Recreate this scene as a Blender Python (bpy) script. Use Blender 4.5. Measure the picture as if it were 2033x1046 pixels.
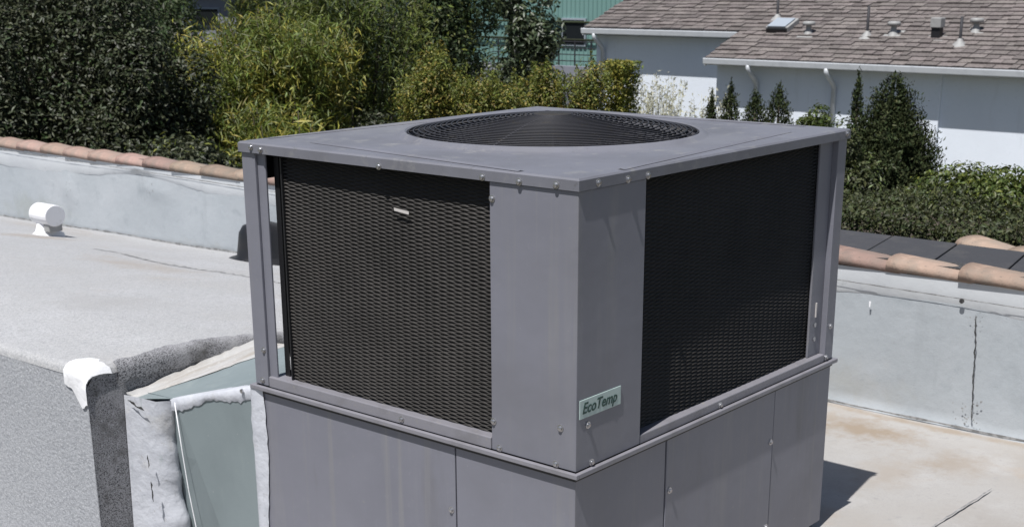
import bpy, bmesh, math, random
import numpy as np
from mathutils import Vector, Matrix

# ---------------------------------------------------------------- camera, sky, sun, exposure
scn = bpy.context.scene
for o in list(bpy.data.objects):
    bpy.data.objects.remove(o)
COL = scn.collection
CAM = Vector((-2.723, -2.067, 1.916))
YAW, PITCH, ROLL = .6995, .3069, -.0045
fw = Vector((math.cos(PITCH) * math.cos(YAW), math.cos(PITCH) * math.sin(YAW), -math.sin(PITCH)))
rt = fw.cross(Vector((0, 0, 1))).normalized()
up = rt.cross(fw)
rt, up = (rt * math.cos(ROLL) + up * math.sin(ROLL)), (up * math.cos(ROLL) - rt * math.sin(ROLL))
cd = bpy.data.cameras.new('camera')
cam = bpy.data.objects.new('camera', cd)
COL.objects.link(cam)
m = Matrix((rt, up, -fw)).transposed().to_4x4()
m.translation = CAM
cam.matrix_world = m
cd.sensor_width = 36.0
cd.lens = 2669.2 / 2033.0 * 36.0
cd.shift_y = (800.0 - 523.0) / 2033.0
cd.dof.use_dof = True
cd.dof.focus_distance = 3.7
cd.dof.aperture_fstop = 11
cd.clip_start = .05
cd.clip_end = 2000
scn.camera = cam

SUN = Vector((-.42, -.065, .905)).normalized()
w = bpy.data.worlds.new('World')
scn.world = w
w.use_nodes = True
nt = w.node_tree
sky = nt.nodes.new('ShaderNodeTexSky')
sky.sky_type = 'NISHITA'
sky.sun_disc = False
sky.sun_elevation = math.asin(SUN.z)
sky.sun_rotation = math.atan2(SUN.x, SUN.y)
nt.links.new(sky.outputs[0], nt.nodes['Background'].inputs[0])
nt.nodes['Background'].inputs[1].default_value = .058
sd = bpy.data.lights.new('sun', 'SUN')
sd.energy = 5.0
sd.angle = math.radians(.53)
sd.color = (1, .98, .955)
so = bpy.data.objects.new('sun', sd)
COL.objects.link(so)
so.rotation_euler = SUN.to_track_quat('Z', 'Y').to_euler()
so.location = (-6, -2, 12)
scn.render.engine = 'CYCLES'
scn.view_settings.view_transform = 'Standard'
scn.view_settings.look = 'None'
scn.view_settings.exposure = 0.13
scn.view_settings.gamma = 1.0
scn.view_settings.use_curve_mapping = False

random.seed(7)
RNG = np.random.default_rng(11)

# ---------------------------------------------------------------- materials
MATS = {}


def mat(name, base, rough=.6, var=(), bump=(), metallic=0.0, island=0.0, objrand=0.0, translucent=0.0, spec=.5):
    """base colour, broken up by noise layers (scale, colour, lo, hi[, stretch]); bump layers (scale, strength, dist)"""
    mt = bpy.data.materials.new(name)
    mt.use_nodes = True
    n = mt.node_tree.nodes
    l = mt.node_tree.links
    b = n['Principled BSDF']
    b.inputs['Roughness'].default_value = rough
    b.inputs['Metallic'].default_value = metallic
    b.inputs['Specular IOR Level'].default_value = spec
    tc = n.new('ShaderNodeTexCoord')
    rgb = n.new('ShaderNodeRGB')
    rgb.outputs[0].default_value = (*base, 1)
    cur = rgb.outputs[0]
    for i, v in enumerate(var):
        sc, colr, lo, hi = v[:4]
        st = v[4] if len(v) > 4 else (1, 1, 1)
        mp = n.new('ShaderNodeMapping')
        mp.inputs['Scale'].default_value = st
        mp.inputs['Location'].default_value = (3.7 * i, 1.3 * i, 5.1 * i)
        l.new(tc.outputs['Object'], mp.inputs[0])
        no = n.new('ShaderNodeTexNoise')
        no.inputs['Scale'].default_value = sc
        no.inputs['Detail'].default_value = 6
        no.inputs['Roughness'].default_value = .62
        l.new(mp.outputs[0], no.inputs['Vector'])
        mr = n.new('ShaderNodeMapRange')
        mr.inputs[1].default_value = lo
        mr.inputs[2].default_value = hi
        l.new(no.outputs[0], mr.inputs[0])
        mx = n.new('ShaderNodeMixRGB')
        mx.inputs[2].default_value = (*colr, 1)
        l.new(mr.outputs[0], mx.inputs[0])
        l.new(cur, mx.inputs[1])
        cur = mx.outputs[0]
    if island or objrand:
        hsv = n.new('ShaderNodeHueSaturation')
        ge = n.new('ShaderNodeNewGeometry')
        oi = n.new('ShaderNodeObjectInfo')
        ad = n.new('ShaderNodeMath')
        ad.operation = 'ADD'
        l.new(ge.outputs['Random Per Island'], ad.inputs[0])
        l.new(oi.outputs['Random'], ad.inputs[1])
        fr = n.new('ShaderNodeMath')
        fr.operation = 'FRACT'
        l.new(ad.outputs[0], fr.inputs[0])
        k = island or objrand
        mv = n.new('ShaderNodeMapRange')
        mv.inputs[3].default_value = 1 - k
        mv.inputs[4].default_value = 1 + k
        l.new(fr.outputs[0], mv.inputs[0])
        l.new(mv.outputs[0], hsv.inputs['Value'])
        m2 = n.new('ShaderNodeMath')
        m2.operation = 'MULTIPLY'
        m2.inputs[1].default_value = 7.31
        l.new(fr.outputs[0], m2.inputs[0])
        f2 = n.new('ShaderNodeMath')
        f2.operation = 'FRACT'
        l.new(m2.outputs[0], f2.inputs[0])
        mh = n.new('ShaderNodeMapRange')
        mh.inputs[3].default_value = .5 - .05 * k
        mh.inputs[4].default_value = .5 + .05 * k
        l.new(f2.outputs[0], mh.inputs[0])
        l.new(mh.outputs[0], hsv.inputs['Hue'])
        l.new(cur, hsv.inputs['Color'])
        cur = hsv.outputs[0]
    l.new(cur, b.inputs['Base Color'])
    prev = None
    for sc, stn, dist in bump:
        no = n.new('ShaderNodeTexNoise')
        no.inputs['Scale'].default_value = sc
        no.inputs['Detail'].default_value = 5
        l.new(tc.outputs['Object'], no.inputs['Vector'])
        bp = n.new('ShaderNodeBump')
        bp.inputs['Strength'].default_value = stn
        bp.inputs['Distance'].default_value = dist
        l.new(no.outputs[0], bp.inputs['Height'])
        if prev:
            l.new(prev, bp.inputs['Normal'])
        prev = bp.outputs[0]
    if prev:
        l.new(prev, b.inputs['Normal'])
    if translucent:
        tr = n.new('ShaderNodeBsdfTranslucent')
        l.new(cur, tr.inputs['Color'])
        ms = n.new('ShaderNodeMixShader')
        ms.inputs[0].default_value = translucent
        l.new(b.outputs[0], ms.inputs[1])
        l.new(tr.outputs[0], ms.inputs[2])
        l.new(ms.outputs[0], n['Material Output'].inputs[0])
    MATS[name] = mt
    return mt


mat('paint', (.19, .192, .226), .45, [(2.2, (.168, .171, .202), .45, .75), (40, (.205, .206, .24), .62, .75), (7, (.222, .221, .238), .56, .74, (1, 1, .10)), (90, (.30, .30, .31), .71, .75), (5, (.15, .149, .165), .60, .80, (1, 1, .22)), (28, (.235, .23, .23), .66, .76), (26, (.215, .213, .225), .54, .72, (1, 1, .03)), (1.1, (.165, .166, .19), .5, .72)],
    [(1.3, .55, .03), (3.4, .25, .012), (260, .04, .001)])
mat('lid_paint', (.17, .172, .20), .5, [(3, (.14, .14, .158), .42, .68), (14, (.225, .223, .228), .55, .72), (60, (.115, .115, .125), .62, .72), (1.4, (.20, .20, .215), .5, .75)],
    [(1.6, .35, .02), (120, .06, .001)])
mat('trim', (.22, .215, .24), .45, [(9, (.18, .175, .19), .5, .7), (60, (.25, .24, .235), .6, .7)], [(60, .1, .001)])
mat('guard', (.042, .038, .035), .6, [(5, (.027, .025, .023), .4, .7), (40, (.055, .05, .046), .62, .75), (2.2, (.046, .042, .039), .5, .7)], spec=.3)
mat('coil', (.022, .02, .019), .7, [(30, (.03, .028, .026), .5, .7)])
mat('black', (.012, .012, .014), .5)
mat('fan_wire', (.036, .036, .042), .55, [(30, (.045, .042, .04), .55, .7)], spec=.25)
mat('screw', (.5, .5, .52), .3, [(40, (.25, .2, .17), .55, .7)], metallic=.9)
mat('plate', (.42, .52, .5), .4, [(30, (.36, .45, .44), .5, .7)])
mat('ink', (.01, .05, .04), .5)
mat('copper', (.55, .52, .5), .45)

mat('roof', (.365, .352, .338), .85, [(1.1, (.325, .30, .272), .46, .7), (3.2, (.405, .395, .385), .5, .7), (2.1, (.34, .275, .215), .58, .76), (26, (.31, .30, .29), .58, .72), (220, (.29, .28, .28), .52, .7)],
    [(1.6, .25, .03), (30, .25, .004), (420, .35, .002)])
mat('deck', (.415, .415, .42), .85, [(.9, (.39, .378, .368), .45, .7), (2.3, (.46, .462, .475), .5, .72), (3.2, (.385, .345, .305), .6, .78), (18, (.36, .36, .365), .54, .7), (70, (.31, .315, .325), .5, .64), (150, (.29, .295, .305), .5, .64), (300, (.55, .55, .57), .54, .66)],
    [(1.3, .25, .03), (60, .4, .005), (300, .6, .004)])
mat('deck_side', (.39, .40, .425), .88, [(1.4, (.43, .44, .46), .45, .7), (75, (.31, .32, .345), .46, .6), (130, (.5, .51, .53), .52, .64), (240, (.28, .29, .31), .54, .66)],
    [(4, .3, .02), (75, .7, .006), (240, .6, .003)])
mat('speckle', (.29, .29, .305), .9, [(230, (.03, .03, .035), .48, .60), (120, (.36, .36, .385), .56, .66), (9, (.10, .098, .097), .54, .70), (4, (.36, .36, .375), .5, .7)], [(200, .8, .004)])
mat('silver', (.40, .43, .455), .62, [(1.5, (.46, .485, .51), .45, .7), (8, (.345, .375, .40), .55, .75), (3, (.44, .445, .44), .62, .8), (90, (.36, .385, .41), .6, .72), (5, (.33, .355, .375), .58, .76, (1, 1, .15))],
    [(2, .35, .03), (14, .4, .008), (160, .25, .002)])
mat('white_coat', (.60, .62, .64), .6, [(2.5, (.54, .56, .585), .45, .7), (18, (.48, .50, .52), .6, .75)], [(7, .3, .01), (70, .2, .003)])
mat('sealant', (.55, .565, .61), .55, [(12, (.47, .485, .53), .46, .66), (40, (.40, .395, .40), .62, .72), (4, (.5, .49, .475), .58, .75), (22, (.36, .40, .41), .62, .74, (1, 1, .15))], [(9, .4, .02), (45, .45, .006)])
mat('white_patch', (.86, .86, .88), .55, [(30, (.75, .75, .77), .55, .7)], [(14, .4, .02), (90, .3, .004)])
mat('dirty_sealant', (.43, .425, .42), .7, [(9, (.34, .31, .275), .45, .65, (.3, 2.2, 1)), (50, (.5, .49, .47), .55, .7)], [(16, .5, .01)])
mat('duct_metal', (.215, .255, .265), .5, [(3, (.185, .22, .23), .45, .7), (9, (.26, .30, .305), .56, .75, (1, 1, .2)), (50, (.42, .44, .45), .68, .75)], [(3, .2, .02)])
mat('tar', (.035, .034, .034), .8, [(60, (.10, .1, .1), .5, .62)])
mat('crack', (.19, .19, .19), .9, [(25, (.34, .34, .34), .44, .58)])
mat('tile', (.315, .22, .178), .88, [(7, (.28, .19, .15), .45, .65), (20, (.39, .28, .23), .55, .7), (4, (.23, .19, .16), .5, .68), (60, (.2, .155, .13), .6, .7), (14, (.16, .14, .125), .64, .74)], [(30, .5, .006), (120, .4, .003)], objrand=.34)
mat('slab', (.052, .052, .058), .75, [(8, (.07, .068, .07), .5, .7), (60, (.04, .04, .044), .55, .7)], [(80, .4, .003)], objrand=.12)
mat('vent_white', (.8, .8, .82), .5, [(18, (.66, .65, .64), .55, .72)], [(30, .15, .003)])
mat('vent_black', (.012, .012, .014), .45)

mat('stucco', (.81, .86, .94), .9, [(.8, (.76, .81, .885), .45, .7), (20, (.77, .82, .90), .55, .7), (4, (.70, .74, .80), .6, .8, (1, 1, .15))], [(120, .35, .004)])
mat('gutter', (.55, .57, .6), .4, [(6, (.48, .5, .53), .5, .7)])
mat('fascia', (.32, .36, .41), .6)
mat('shingle', (.152, .131, .124), .9, [(9, (.188, .164, .156), .45, .65), (30, (.10, .086, .082), .5, .64), (120, (.21, .185, .177), .58, .7)], [(90, .6, .004)], island=.24)
mat('roof_metal', (.32, .32, .315), .55, [(12, (.25, .24, .235), .5, .7), (40, (.38, .37, .36), .6, .7)])
mat('green_siding', (.17, .30, .28), .5, [(.6, (.2, .34, .32), .45, .7, (1, 1, .2))])
mat('grey_wall', (.24, .25, .29), .8, [(1.5, (.2, .21, .25), .45, .7)])
mat('glass_dark', (.015, .018, .02), .15)
mat('ground', (.11, .10, .08), .95, [(.6, (.07, .08, .045), .4, .65), (6, (.14, .12, .095), .5, .7)], [(8, .5, .05)])
mat('bark', (.085, .068, .052), .95, [(20, (.13, .11, .09), .5, .7)], [(40, .6, .01)])
mat('leaf_dark', (.042, .05, .024), .5, island=.7, translucent=.15, spec=.4)
mat('leaf_deep', (.04, .06, .02), .55, island=.6, translucent=.2, spec=.35)
mat('leaf_bamboo', (.14, .175, .035), .5, island=.5, translucent=.35)
mat('leaf_gold', (.33, .31, .06), .5, island=.5, translucent=.35)
mat('leaf_orange', (.27, .225, .05), .5, island=.5, translucent=.3)
mat('leaf_olive', (.15, .175, .034), .5, island=.5, translucent=.3)
mat('leaf_broad', (.06, .08, .04), .4, island=.65, translucent=.2)
mat('leaf_pale', (.46, .45, .33), .6, island=.35, translucent=.3)
mat('leaf_conifer', (.038, .050, .020), .8, island=.6, translucent=.15, spec=.15)
mat('leaf_hedge', (.050, .060, .022), .55, island=.65, translucent=.18, spec=.4)
mat('leaf_fresh', (.095, .125, .03), .45, island=.5, translucent=.3)


def stain(name, spots):
    """blot rust and dirt marks with ragged outlines into a material, at fixed places (centre, radius, colour, weight)"""
    mt = MATS[name]
    n, l = mt.node_tree.nodes, mt.node_tree.links
    b = n['Principled BSDF']
    cur = b.inputs['Base Color'].links[0].from_socket
    tc = n.new('ShaderNodeTexCoord')
    no = n.new('ShaderNodeTexNoise')
    no.inputs['Scale'].default_value = 7
    no.inputs['Detail'].default_value = 8
    no.inputs['Roughness'].default_value = .7
    l.new(tc.outputs['Object'], no.inputs['Vector'])
    for c, sc, colr, wt in spots:
        mp = n.new('ShaderNodeMapping')
        mp.vector_type = 'TEXTURE'
        mp.inputs['Location'].default_value = c
        mp.inputs['Scale'].default_value = sc
        l.new(tc.outputs['Object'], mp.inputs[0])
        ln = n.new('ShaderNodeVectorMath')
        ln.operation = 'LENGTH'
        l.new(mp.outputs[0], ln.inputs[0])
        sb = n.new('ShaderNodeMath')
        sb.operation = 'MULTIPLY_ADD'
        l.new(no.outputs[0], sb.inputs[0])
        sb.inputs[1].default_value = 2.4
        l.new(ln.outputs['Value'], sb.inputs[2])
        mr = n.new('ShaderNodeMapRange')
        mr.inputs[1].default_value = 2.1
        mr.inputs[2].default_value = 1.3
        mr.inputs[4].default_value = wt
        l.new(sb.outputs[0], mr.inputs[0])
        mx = n.new('ShaderNodeMixRGB')
        mx.inputs[2].default_value = (*colr, 1)
        l.new(mr.outputs[0], mx.inputs[0])
        l.new(cur, mx.inputs[1])
        cur = mx.outputs[0]
    l.new(cur, b.inputs['Base Color'])


stain('roof', [((2.62, .42, 0), (.22, .42, .5), (.25, .185, .12), .75), ((2.45, -.12, 0), (.25, .2, .5), (.27, .22, .17), .6), ((2.2, .05, 0), (.35, .18, .5), (.30, .25, .20), .5), ((1.9, -.5, 0), (.3, .3, .5), (.28, .255, .23), .5),
               ((2.84, .2, 0), (.05, .9, .5), (.27, .21, .15), .7)])
stain('deck', [((1.85, 5.75, .3), (.3, .3, .6), (.31, .255, .205), .6), ((1.45, 4.1, .4), (.25, .6, .6), (.33, .285, .245), .55), ((2.5, 6.6, .2), (.35, .8, .6), (.33, .29, .255), .5), ((.55, 3.0, .5), (.35, .3, .6), (.33, .325, .325), .5), ((2.2, 3.4, .3), (.4, .5, .6), (.34, .31, .285), .5)])
stain('silver', [((2.89, 7.5, .2), (.6, .6, .16), (.34, .36, .34), .6), ((2.89, .7, .1), (.6, .5, .12), (.38, .385, .37), .6), ((2.89, -.3, .25), (.6, .25, .2), (.33, .355, .375), .6), ((2.89, 5.4, .12), (.6, .5, .1), (.36, .37, .36), .6)])


# ---------------------------------------------------------------- mesh helpers
class MB:
    def __init__(self):
        self.v, self.f = [], []

    def add(self, vs, fs):
        k = len(self.v)
        self.v += [tuple(p) for p in vs]
        self.f += [tuple(i + k for i in q) for q in fs]
        return self

    def box(self, x0, x1, y0, y1, z0, z1):
        return self.add([(x0, y0, z0), (x1, y0, z0), (x1, y1, z0), (x0, y1, z0), (x0, y0, z1), (x1, y0, z1), (x1, y1, z1), (x0, y1, z1)],
                        [(0, 3, 2, 1), (4, 5, 6, 7), (0, 1, 5, 4), (1, 2, 6, 5), (2, 3, 7, 6), (3, 0, 4, 7)])

    def prism(self, poly, z0, z1):
        n = len(poly)
        return self.add([(x, y, z0) for x, y in poly] + [(x, y, z1) for x, y in poly],
                        [tuple(reversed(range(n))), tuple(range(n, 2 * n))] + [(i, (i + 1) % n, n + (i + 1) % n, n + i) for i in range(n)])

    def grid(self, rows, close=False):
        k = len(rows[0])
        fs = []
        for i in range(len(rows) - 1):
            for j in range(k if close else k - 1):
                a, b = i * k + j, i * k + (j + 1) % k
                fs.append((a, b, b + k, a + k))
        return self.add([p for r_ in rows for p in r_], fs)

    def lathe(self, prof, c=(0, 0, 0), axis='z', seg=24, cap=False):
        rows = []
        for r_, h in prof:
            row = []
            for i in range(seg):
                a = 2 * math.pi * i / seg
                p = (r_ * math.cos(a), r_ * math.sin(a), h)
                if axis == 'x':
                    p = (p[2], p[0], p[1])
                elif axis == 'y':
                    p = (p[1], p[2], p[0])
                row.append((p[0] + c[0], p[1] + c[1], p[2] + c[2]))
            rows.append(row)
        k = len(self.v)
        self.grid(rows, True)
        if cap:
            self.f.append(tuple(range(k + seg - 1, k - 1, -1)))
            q = k + seg * (len(prof) - 1)
            self.f.append(tuple(range(q, q + seg)))
        return self

    def tube(self, pts, rad, seg=6, closed=False):
        pts = [Vector(p) for p in pts]
        n = len(pts)
        rads = rad if isinstance(rad, (list, tuple)) else [rad] * n
        rows = []
        for i, p in enumerate(pts):
            if closed:
                t = pts[(i + 1) % n] - pts[i - 1]
            else:
                t = pts[min(i + 1, n - 1)] - pts[max(i - 1, 0)]
            t.normalize()
            a = Vector((0, 0, 1)) if abs(t.z) < .9 else Vector((1, 0, 0))
            u = t.cross(a).normalized()
            v = u.cross(t)
            rows.append([p + (u * math.cos(2 * math.pi * j / seg) + v * math.sin(2 * math.pi * j / seg)) * rads[i] for j in range(seg)])
        if closed:
            rows.append(rows[0])
        k = len(self.v)
        self.grid(rows, True)
        if not closed:
            self.f.append(tuple(range(k + seg - 1, k - 1, -1)))
            q = k + seg * (n - 1)
            self.f.append(tuple(range(q, q + seg)))
        return self

    def build(self, name, material, parent=None, smooth=False, bevel=0.0, seg=2):
        me = bpy.data.meshes.new(name)
        me.from_pydata(self.v, [], self.f)
        bm = bmesh.new()
        bm.from_mesh(me)
        bmesh.ops.recalc_face_normals(bm, faces=bm.faces)
        bm.to_mesh(me)
        bm.free()
        me.materials.append(MATS[material])
        return link(name, me, parent, smooth, bevel, seg)


def link(name, me, parent=None, smooth=False, bevel=0.0, seg=2):
    o = bpy.data.objects.new(name, me)
    COL.objects.link(o)
    if parent is not None:
        o.parent = parent
        o.matrix_parent_inverse = Matrix.Translation(-parent.location) if parent.parent is None else Matrix.Identity(4)
    if smooth:
        me.polygons.foreach_set('use_smooth', [True] * len(me.polygons))
    if bevel:
        b = o.modifiers.new('bevel', 'BEVEL')
        b.width = bevel
        b.segments = seg
        b.limit_method = 'ANGLE'
        b.angle_limit = math.radians(35)
    return o


def thing(name, label, cat, loc=(0, 0, 0), group=None):
    o = bpy.data.objects.new(name, None)
    COL.objects.link(o)
    o.location = loc
    o.empty_display_size = .1
    return tag(o, label, cat, group)


def tag(o, label, cat, group=None):
    o['label'] = label
    o['category'] = cat
    if group:
        o['group'] = group
    return o


def structure(o):
    o['kind'] = 'structure'
    return o


def stuff(o):
    o['kind'] = 'stuff'
    return o


def ribbon(pts, width, nrm, jit=.3, step=.03):
    """flat jagged strip laid along a polyline, on a surface with normal nrm"""
    nrm = Vector(nrm)
    P = [Vector(p) for p in pts]
    out = []
    for a, b in zip(P[:-1], P[1:]):
        k = max(1, int((b - a).length / step))
        out += [a.lerp(b, i / k) for i in range(k)]
    out.append(P[-1])
    rows = []
    for i, p in enumerate(out):
        t = (out[min(i + 1, len(out) - 1)] - out[max(i - 1, 0)]).normalized()
        s = nrm.cross(t).normalized()
        wd = width * random.uniform(.35, 1.2)
        o = s * random.uniform(-jit, jit) * width
        e = 0 if i in (0, len(out) - 1) else 1
        rows.append([p + o - s * wd / 2 * e - s * .0006, p + o + s * wd / 2 * e + s * .0006])
    mb = MB()
    mb.grid(rows)
    return mb


# ================================================================ SETTING
GZ = -2.6
mb = MB()
mb.add([(-300, -300, GZ), (300, -300, GZ), (300, 300, GZ), (-300, 300, GZ)], [(0, 1, 2, 3)])
structure(mb.build('ground', 'ground'))

XP = 2.89       # inner face of the parapet
def sst(t):
    t = min(1, max(0, t))
    return t * t * (3 - 2 * t)


# lower roof: gently uneven sheet, falling to a drain beside the raised deck
rows = []
xs = np.linspace(-1.6, XP + .02, 60)
ys = np.linspace(-1.9, 14, 120)
for x in xs:
    rows.append([(x, y, .004 * math.sin(2.1 * x + .7 * y) + .003 * math.sin(3.7 * y - x) - .006 - .5 * sst((y - 1.3) / 1.0) * sst((.35 - x) / .5)) for y in ys])
lower_roof = structure(MB().grid(rows).build('roof', 'roof', smooth=True))
mb = MB()
mb.box(-1.55, XP + .2, -1.85, 13.9, GZ, -.6)
structure(mb.build('building_wall', 'grey_wall'))

# upper roof deck: raised block left of the unit, rounded at its edges
BX, BY, BZ = -.20, 2.03, .59
RR = .035


def deck_z(x, y):
    zp = .15 - .023 * (y - 5.4)
    t = max(0.0, (x - .3) / (XP - .3))
    z = BZ + (zp - BZ) * t ** 1.22
    z += .004 * math.sin(2.3 * x + 1.1 * y) + .003 * math.sin(4.1 * y)
    return z


def rnd(d):
    return 0.0 if d >= RR else math.sqrt(max(0, RR * RR - (RR - d) ** 2)) - RR


xs = [BX + d for d in (0, .004, .010, .018, .027, .038)] + list(np.linspace(BX + .07, XP + .03, 48))
ys = [BY + d for d in (0, .004, .010, .018, .027, .038)] + list(np.linspace(BY + .07, 14, 90))
rows = [[(x, y, deck_z(x, y) + rnd(x - BX) + rnd(y - BY)) for y in ys] for x in xs]
deck = structure(MB().grid(rows).build('upper_roof', 'deck', smooth=True))
# its long upright side, wavy torch-down sheet (faces the sun)
rows = []
for y in [BY] + list(np.linspace(BY + .03, 14, 70)):
    zt = deck_z(BX, y) - RR + (rnd(y - BY))
    rows.append([(BX - .002 * math.sin(5 * y) * (k % 2), y, -.6 + (zt + .6) * k / 5) for k in range(6)])
MB().grid(rows).build('side_sheet', 'deck_side', deck, smooth=True)
# its end face towards the unit: worn, tar-speckled flashing
rows = []
for x in [BX] + list(np.linspace(BX + .03, XP, 70)):
    zt = deck_z(x, BY) - RR + rnd(x - BX)
    rows.append([(x, BY - .003 * math.sin(9 * x) * (k % 2), -.5 + (zt + .5) * k / 5) for k in range(6)])
MB().grid(rows).build('end_flashing', 'speckle', deck, smooth=True)
# speckled roll edge on top of the end face
rows = []
for i, x in enumerate(np.linspace(BX + .13, XP, 120)):
    wv = .034 + .016 * math.sin(7 * x) + random.uniform(-.012, .012)
    rows.append([(x, BY - .006, deck_z(x, BY) - .07 + random.uniform(-.006, .006)), (x, BY - .006, deck_z(x, BY) - RR)] +
                [(x, BY + d - .003, deck_z(x, BY) + rnd(d) + .003) for d in (.004, .012, .022)] + [(x, BY + wv, deck_z(x, BY + wv) + rnd(wv) + .003)])
MB().grid(rows).build('edge_roll', 'speckle', deck, smooth=True)
# white sealant cap on the outer corner
rows = []
for i in range(13):
    t = i / 12
    row = []
    yy = BY - .004 + .135 * t
    low = [.06, .085, .105, .11, .10, .085, .07, .058, .05, .046, .042, .04, .036][i] + random.uniform(-.004, .004)
    inn = .108 - .012 * math.sin(6 * t) + random.uniform(-.006, .006)
    if t > .8:
        inn -= .02 * (t - .8) / .2
    zt = deck_z(BX, yy) + rnd(yy - BY)
    puff = .006 * math.sin(math.pi * t)
    for k in range(4):
        row.append((BX - .006 - puff * k / 3, yy, zt - RR - low + low * k / 3))
    for a in (25, 50, 75):
        ra = math.radians(a)
        row.append((BX + RR - (RR + .008 + puff) * math.cos(ra), yy, zt - RR + (RR + .008 + puff) * math.sin(ra)))
    for k in range(1, 5):
        xk = BX + RR + (inn - RR) * k / 4
        row.append((xk, yy, deck_z(xk, yy) + rnd(yy - BY) + (.008 + puff) * (1 - (k / 4) ** 3) + .001))
    rows.append(row)
MB().grid(rows).build('sealant_cap', 'white_patch', deck, smooth=True)
# lap seam and scuffs on the deck
for k, pts in enumerate([[(1.74, 4.67), (1.70, 4.45), (1.66, 4.11), (1.70, 3.8), (1.74, 3.58), (1.74, 3.0)], [(1.70, 4.9), (1.74, 4.67)], [(.23, 2.17), (.26, 2.13)]]):
    P = [(x, y, deck_z(x, y) + .004) for x, y in pts]
    ribbon(P, (.02, .012, .022)[k], (0, 0, 1), .35).build('lap_seam', 'tar' if k == 2 else 'crack', deck)

# parapet: core wall, coatings, coping tiles, dark slabs
PTOP = .652
par = thing('parapet_wall', 'silver coated parapet wall along the roof edge capped with clay tiles', 'parapet', (XP, 3, 0))
rows = []
for y in np.linspace(-1.9, 14, 420):
    r0 = []
    for k in range(17):
        z = -.03 + (PTOP - .005 + .03) * k / 16
        r0.append((XP + .004 * math.sin(1.7 * y + 3 * z) + .003 * math.sin(5.3 * y + 7 * z) - (.03 if k == 0 else 0)
                   - .022 * math.exp(-((y - 7.0) / .09) ** 2 - ((z - .40) / .12) ** 2) - .012 * math.exp(-((y - 5.9) / .16) ** 2 - ((z - .50) / .04) ** 2), y, z))
    rows.append(r0)
MB().grid(rows).build('wall_coating', 'silver', par, smooth=True)
MB().box(XP + .02, XP + .68, -1.9, 3.2, -.6, .64).build('core', 'grey_wall', par)
MB().box(XP + .02, XP + .16, 3.2, 14, -.6, .64).build('core', 'grey_wall', par)
# brighter counter flashing at the top with a torn lower edge
rows = []
for y in np.linspace(-1.9, 14, 420):
    lo = .520 + .018 * math.sin(1.3 * y) + .012 * math.sin(3.9 * y + 1) + random.uniform(-.004, .004)
    if 5.3 < y < 6.6:
        lo += .055 * math.sin((y - 5.3) / 1.3 * math.pi)
    xx = XP + .004 * math.sin(1.7 * y + 1.6)
    rows.append([(xx + .001, y, lo), (xx - .004, y, lo + .014), (xx - .008, y, .60), (xx - .008, y, PTOP)])
MB().grid(rows).build('counter_flashing', 'white_coat', par, smooth=True)
zc = lambda y: .582 + .0075 * (y - .3)
ribbon([(XP - .019, y, zc(y)) for y in np.linspace(-1.8, 9, 60)], .005, (-1, 0, 0), .2, .05).build('flashing_crack', 'crack', par)
ribbon([(XP - .016, y, .0 + .004) for y in np.linspace(-1.8, 2.0, 40)], .012, (-1, 0, 0), .2, .05).build('base_crack', 'crack', par)
ribbon([(XP - .016, y, deck_z(XP, y) + .012) for y in np.linspace(2.1, 9, 60)], .014, (-1, 0, 0), .2, .05).build('base_crack', 'crack', par)
# vertical lap joint with tar blotches
ribbon([(XP - .018, .03, .52), (XP - .018, .018, .4), (XP - .018, .012, .25), (XP - .018, .0, .05)], .0055, (-1, 0, 0), .5, .015).build('lap_joint', 'tar', par)
for (y0, z0, n0, s0) in ((-.0, .08, 22, .05), (.02, .49, 9, .03), (7.0, .43, 8, .05), (5.95, .52, 6, .05)):
    for i in range(1):
        mb = MB()
        for q in range(n0):
            a = random.gauss(0, s0 * .55)
            b_ = random.gauss(0, s0 * .7)
            r0 = random.uniform(.002, .0055)
            xq = XP - .0165 - .0002 * q
            mb.add([(xq, y0 + a + r0 * math.cos(t) * random.uniform(.6, 1.5), z0 + b_ + r0 * math.sin(t) * random.uniform(.6, 1.4)) for t in (0, 1.25, 2.5, 3.77, 5.03)], [(0, 1, 2, 3, 4)])
        stuff(mb.build('tar_specks', 'crack', par))
# nail, dab of white
MB().lathe([(.001, -.006), (.011, -.005), (.011, .0), (.001, .001)], (XP - .018, .095, .572), 'x', 10).build('nail_head', 'tar', par)
MB().add([(XP - .017, .523, .508), (XP - .017, .513, .508), (XP - .017, .515, .482), (XP - .017, .521, .480)], [(0, 1, 2, 3)]).build('paint_dab', 'white_patch', par)

# dark strip painting the shade under the tiles + overlapping barrel tiles along the coping
MB().box(XP + .03, XP + .15, -1.9, 14, .63, .70).build('tile_shade_strip', 'tar', par)


def tile_mesh():
    rows = []
    L = .405
    for i in range(7):
        t = i / 6
        y = -L / 2 + L * t
        wd = .086 + .016 * t
        ht = .047 + .011 * t
        zz = .001 + .013 * t
        row = []
        for k in range(13):
            a = math.pi * k / 12
            ca, sa = math.cos(a), math.sin(a)
            row.append((-wd * ca, y, zz + ht * sa ** .5 if sa > 1e-6 else zz))
        for k in range(13):
            a = math.pi * (12 - k) / 12
            ca, sa = math.cos(a), math.sin(a)
            row.append((-(wd - .014) * ca, y, zz + (ht - .014) * sa ** .5 if sa > 1e-6 else zz))
        rows.append(row)
    mb_ = MB().grid(rows, True)
    n = 26
    for base, flip in ((0, False), (6 * n, True)):
        for k in range(12):
            q = (base + k, base + k + 1, base + 24 - k, base + 25 - k)
            mb_.f.append(q if flip else q[::-1])
    return mb_


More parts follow.
